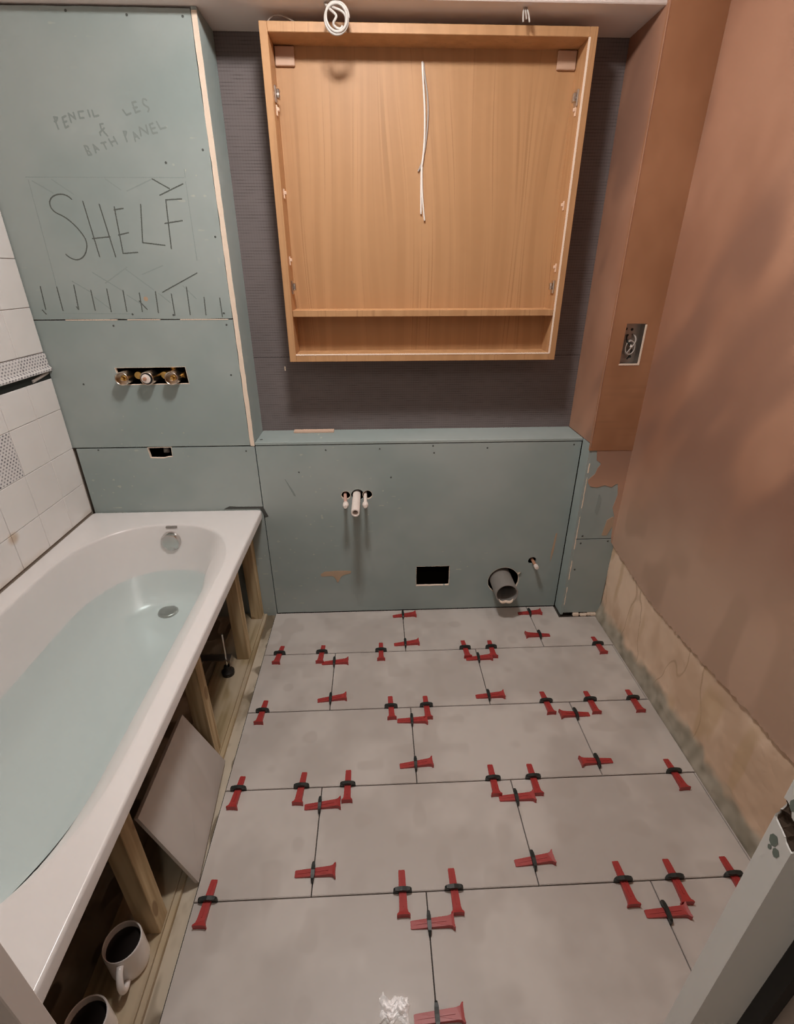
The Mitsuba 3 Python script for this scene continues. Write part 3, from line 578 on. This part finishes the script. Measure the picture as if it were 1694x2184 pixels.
obj('edge_strip', bx(CX1 - CT - .0022, CX1 - CT + .0035, -.0008, .004, CZ0 + CT, CZ1 - CT), M('strip'), t, label='pale edging strip')
obj('edge_strip', bx(CX0 + CT, CX1 - CT, -.0008, .004, CZ0 + CT - .001, CZ0 + CT + .0035), M('strip'), t, label='pale edging strip')
xl, xr = CX0 + CT, CX1 - CT
for s, x in ((1, xl), (-1, xr)):
    for z in (1.952, 1.408):
        h = obj('hinge_plate', cat(bx(x, x + s * .006, .030, .056, z - .022, z + .022, .0015), bx(x + s * .006, x + s * .015, .034, .052, z - .010, z + .014, .002)), M('chrome'), t, label='bright metal hinge plate')
        obj('screw', lathe([(.0001, .001), (.004, .001), (.0045, 0)], 10, 'y', (x + s * .010, .034, z)), M('steel'), h)
    for z in ((1.694, 1.495, 1.915) if s == 1 else (1.663, 1.472, 1.922)):
        obj('shelf_support', cat(bx(x, x + s * .010, .036, .046, z - .005, z + .006, .002), bx(x, x + s * .004, .036, .046, z - .016, z + .012, .001)), M('plastic_clear'), t, label='small clear shelf support')
    obj('hanger_cover', bx(x + s * .002, x + s * .062, CB - .010, CB, 2.036, 2.084, .002), M('bracket'), t, label='flat plastic hanger cover')

# cables in the cabinet
t = thing('white_cable', 'white cable hanging down the back of the open oak cabinet', 'cable')
obj('sheath', tube([(.0615, .0985, 2.052), (.0615, .090, 2.035), (.0665, .088, 1.98), (.0720, .090, 1.90), (.0700, .092, 1.82), (.0640, .093, 1.775)], .0034, 9, smooth_pts=40), M('cable'), t, smooth=True)
obj('core', tube([(.0635, .093, 1.777), (.0635, .093, 1.72), (.0650, .094, 1.64)], .0030, 8, smooth_pts=24), M('cable'), t, smooth=True)
obj('core', tube([(.0655, .092, 1.777), (.0670, .092, 1.72), (.0780, .093, 1.620)], .0030, 8, smooth_pts=24), M('cable'), t, smooth=True)
t = thing('grey_cable', 'thin grey cable bowing beside the white cable in the cabinet', 'cable')
obj('sheath', tube([(.0650, .0985, 2.050), (.0660, .094, 2.035), (.0770, .092, 1.98), (.0825, .094, 1.92), (.0760, .095, 1.84), (.0650, .095, 1.79), (.0530, .095, 1.765)], .0028, 9, smooth_pts=40), M('cable_grey'), t, smooth=True)
t = thing('lamp_cable', 'thin grey cable loop lying on top of the cabinet at its left end', 'cable')
obj('sheath', tube([(-.398, .012, 2.1128), (-.385, .010, 2.122), (-.365, .012, 2.126), (-.338, .014, 2.120), (-.318, .02, 2.1135)], .0019, 8, smooth_pts=24), M('cable_grey'), t, smooth=True)
# coils from the soffit
t = thing('cable_coil', 'white cable coil hanging from the ceiling in front of the cabinet top', 'cable')
th = np.linspace(0, 2 * np.pi * 2.3, 120); wob = .004 * np.sin(th * .61 + 1)
cy = -.045
obj('coil', tube(np.stack([-.196 + (.031 + wob) * np.cos(th) + .003 * np.sin(th * .31), cy - .004 * np.sin(th * .33) - .002 * th / 6, 2.102 + (.032 + wob * .7) * np.sin(th)], 1), .0037, 8), M('cable_dull'), t, smooth=True)
obj('tail', tube([(-.228, -.030, 2.1390), (-.222, -.040, 2.130), (-.205, -.050, 2.114), (-.196, -.052, 2.104), (-.205, -.050, 2.090), (-.195, -.048, 2.080), (-.180, -.046, 2.086)], .0036, 8, smooth_pts=40), M('cable_dull'), t, smooth=True)
obj('tail', tube([(-.216, -.030, 2.1390), (-.212, -.040, 2.130), (-.197, -.048, 2.122), (-.180, -.048, 2.116), (-.174, -.046, 2.082)], .0034, 8, smooth_pts=40), M('cable_dull'), t, smooth=True)
t = thing('cable_stub', 'short grey cable stub sticking out of the ceiling above the cabinet right side', 'cable')
for k, dx in enumerate((-.006, .001, .008)):
    obj('core', tube([(.345 + dx * .4, -.025, 2.1392), (.344 + dx, -.036, 2.125), (.347 + dx * 1.3, -.040, 2.103 + .006 * (k % 2))], .0026, 7, smooth_pts=12), M('cable_dull' if k != 1 else 'cable_grey'), t, smooth=True)

# wooden offcut on the ledge
k = thing('wood_offcut', 'small pinkish wood strip lying on the green ledge under the cabinet', 'wood')
scene[k] = mikit.ply(bx(-.456, -.287, .118, .146, .8457, .8545, .0012), M('pinkwood'))

# small crumpled white patch on the floor
k = thing('white_patch', 'crumpled glossy white patch on the nearest floor tile', 'plastic scrap')
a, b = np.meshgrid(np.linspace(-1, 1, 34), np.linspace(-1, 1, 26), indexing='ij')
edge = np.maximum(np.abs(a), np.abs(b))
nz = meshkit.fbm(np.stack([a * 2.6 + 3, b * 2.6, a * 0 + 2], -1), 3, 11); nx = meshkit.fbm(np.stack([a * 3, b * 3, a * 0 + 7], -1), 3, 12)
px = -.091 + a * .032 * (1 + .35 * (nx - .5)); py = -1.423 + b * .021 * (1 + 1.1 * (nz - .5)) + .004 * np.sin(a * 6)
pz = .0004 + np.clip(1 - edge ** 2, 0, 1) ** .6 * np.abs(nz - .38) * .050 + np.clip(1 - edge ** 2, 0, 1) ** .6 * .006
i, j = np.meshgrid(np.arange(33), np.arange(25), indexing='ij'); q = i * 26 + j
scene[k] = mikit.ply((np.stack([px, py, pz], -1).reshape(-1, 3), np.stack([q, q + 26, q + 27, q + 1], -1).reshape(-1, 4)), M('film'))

# ------------------------------------------------------------------ tile levelling clips: red wedge through a black clip
L = .110
def wedge_mesh():
    o = [(0, .0078), (.004, .0088), (.094, .0104), (.102, .0118), (.1065, .0165), (.110, .0168), (.1085, .0095)]
    poly = Polygon([(x, y) for x, y in o] + [(x, -y) for x, y in o[::-1]])
    m = extr(poly, 1.0)
    m = m.subdivide_to_size(.02) if False else m
    v = m.vertices.copy()
    top = np.interp(v[:, 0], [0, .085, .100, .110], [.0030, .0110, .0135, .0165])
    v[:, 2] = v[:, 2] * top; m.vertices = v
    groove = bx(.008, .090, -.0012, .0012, .0, .0128); gv = groove.vertices.copy()
    gv[:, 2] = np.where(gv[:, 2] > .005, np.interp(gv[:, 0], [0, .09], [.0036, .0140]), gv[:, 2]); groove.vertices = gv
    m = cat(m, groove); m.apply_translation([-.050, 0, .0003]); return m
def strap_mesh():
    out = Polygon([(-.0245, -.004), (.0245, -.004), (.0245, .004), (.0235, .0145), (.0195, .0180), (.0120, .0185), (.0, .0200), (-.0120, .0185), (-.0195, .0180), (-.0235, .0145), (-.0245, .004)])
    m = extr(out.difference(sbox(-.0118, -.0001, .0118, .0122)), .0100); v = m.vertices.copy()
    taper = np.interp(np.abs(v[:, 0]), [0, .012, .0245], [1.0, 1.0, .55]) * np.where(v[:, 1] < .0, .14, 1.0)
    m.vertices = np.stack([(v[:, 2] - .0050) * taper, v[:, 0], v[:, 1]], 1); return m
WEDGE, STRAP = mikit.ply(wedge_mesh(), M('red')), mikit.ply(strap_mesh(), M('black'), smooth=False)
ordn = ['first', 'second', 'third', 'fourth', 'fifth', 'sixth']
def clip(x, y, ang, label, push=0.0, tilt=0.0):
    t = thing('leveling_clip', label, 'tile leveling clip', 'tile leveling clips on the floor joints')
    base_ = T().translate([x, y, 0]) @ rot_z(ang)
    obj('wedge', WEDGE, None, t, to_world=base_ @ T().translate([push, 0, 0]) @ rot_z(tilt))
    obj('strap', STRAP, None, t, to_world=base_)
cross = [('first long joint from the back wall', D0, [-.535, -.357, -.106, .255, .368, .835], [-5, -3, 0, 3, -1, 2]),
         ('second long joint from the back wall', D0 + ROW, [-.546, -.073, .059, .511, .679, .844], [-3, 2, 1, 2, 0, 0]),
         ('third long joint from the back wall', D0 + 2 * ROW, [-.560, -.364, -.219, .243, .372, .833], [-4, -4, 0, -1, -1, 1]),
         ('fourth long joint from the back wall', D0 + 3 * ROW, [-.564, -.062, .073, .525, .665, .826], [-3, 0, 1, 0, -1, 0])]
for nm, yy, xs, tl in cross:
    for i, (x, a) in enumerate(zip(xs, tl)):
        clip(x, -yy, -90, f'red wedge in black clip, {ordn[i]} from left on {nm}', random.uniform(-.004, .004), a)
short = [('left', 'first', 0.0, -.048, 'nearer the wall', 0), ('left', 'first', 0.0, -.243, 'nearer the door', 0), ('right', 'first', .6, -.055, 'nearer the wall', 0), ('right', 'first', .6, -.214, 'nearer the door', 180),
         ('left', 'second', -.3, -.345, 'nearer the wall', 0), ('left', 'second', -.3, -.539, 'nearer the door', 0), ('right', 'second', .3, -.346, 'nearer the wall', 0), ('right', 'second', .3, -.550, 'nearer the door', 0),
         ('left', 'third', 0.0, -.652, 'nearer the wall', 0), ('left', 'third', 0.0, -.828, 'nearer the door', 0), ('right', 'third', .6, -.651, 'nearer the wall', 180), ('right', 'third', .6, -.843, 'nearer the door', 180),
         ('left', 'fourth', -.3, -.954, 'nearer the wall', 0), ('left', 'fourth', -.3, -1.140, 'nearer the door', 0), ('right', 'fourth', .3, -.955, 'nearer the wall', 0), ('right', 'fourth', .3, -1.136, 'nearer the door', 0),
         ('left', 'fifth', 0.0, -1.268, 'nearer the wall', 0), ('left', 'fifth', 0.0, -1.439, 'nearer the door', 0), ('right', 'fifth', .6, -1.271, 'nearer the wall', 0)]
tilts = [4, 4, 1, 0, 2, 6, 2, 1, -2, 4, 0, 2, 3, 1, 0, 4, 1, 2, 0]
for (side, row, x, y, near, a), tl in zip(short, tilts):
    clip(x, y, a, f'red wedge on {side} short joint of {row} tile row, {near}', random.uniform(-.004, .004), tl)
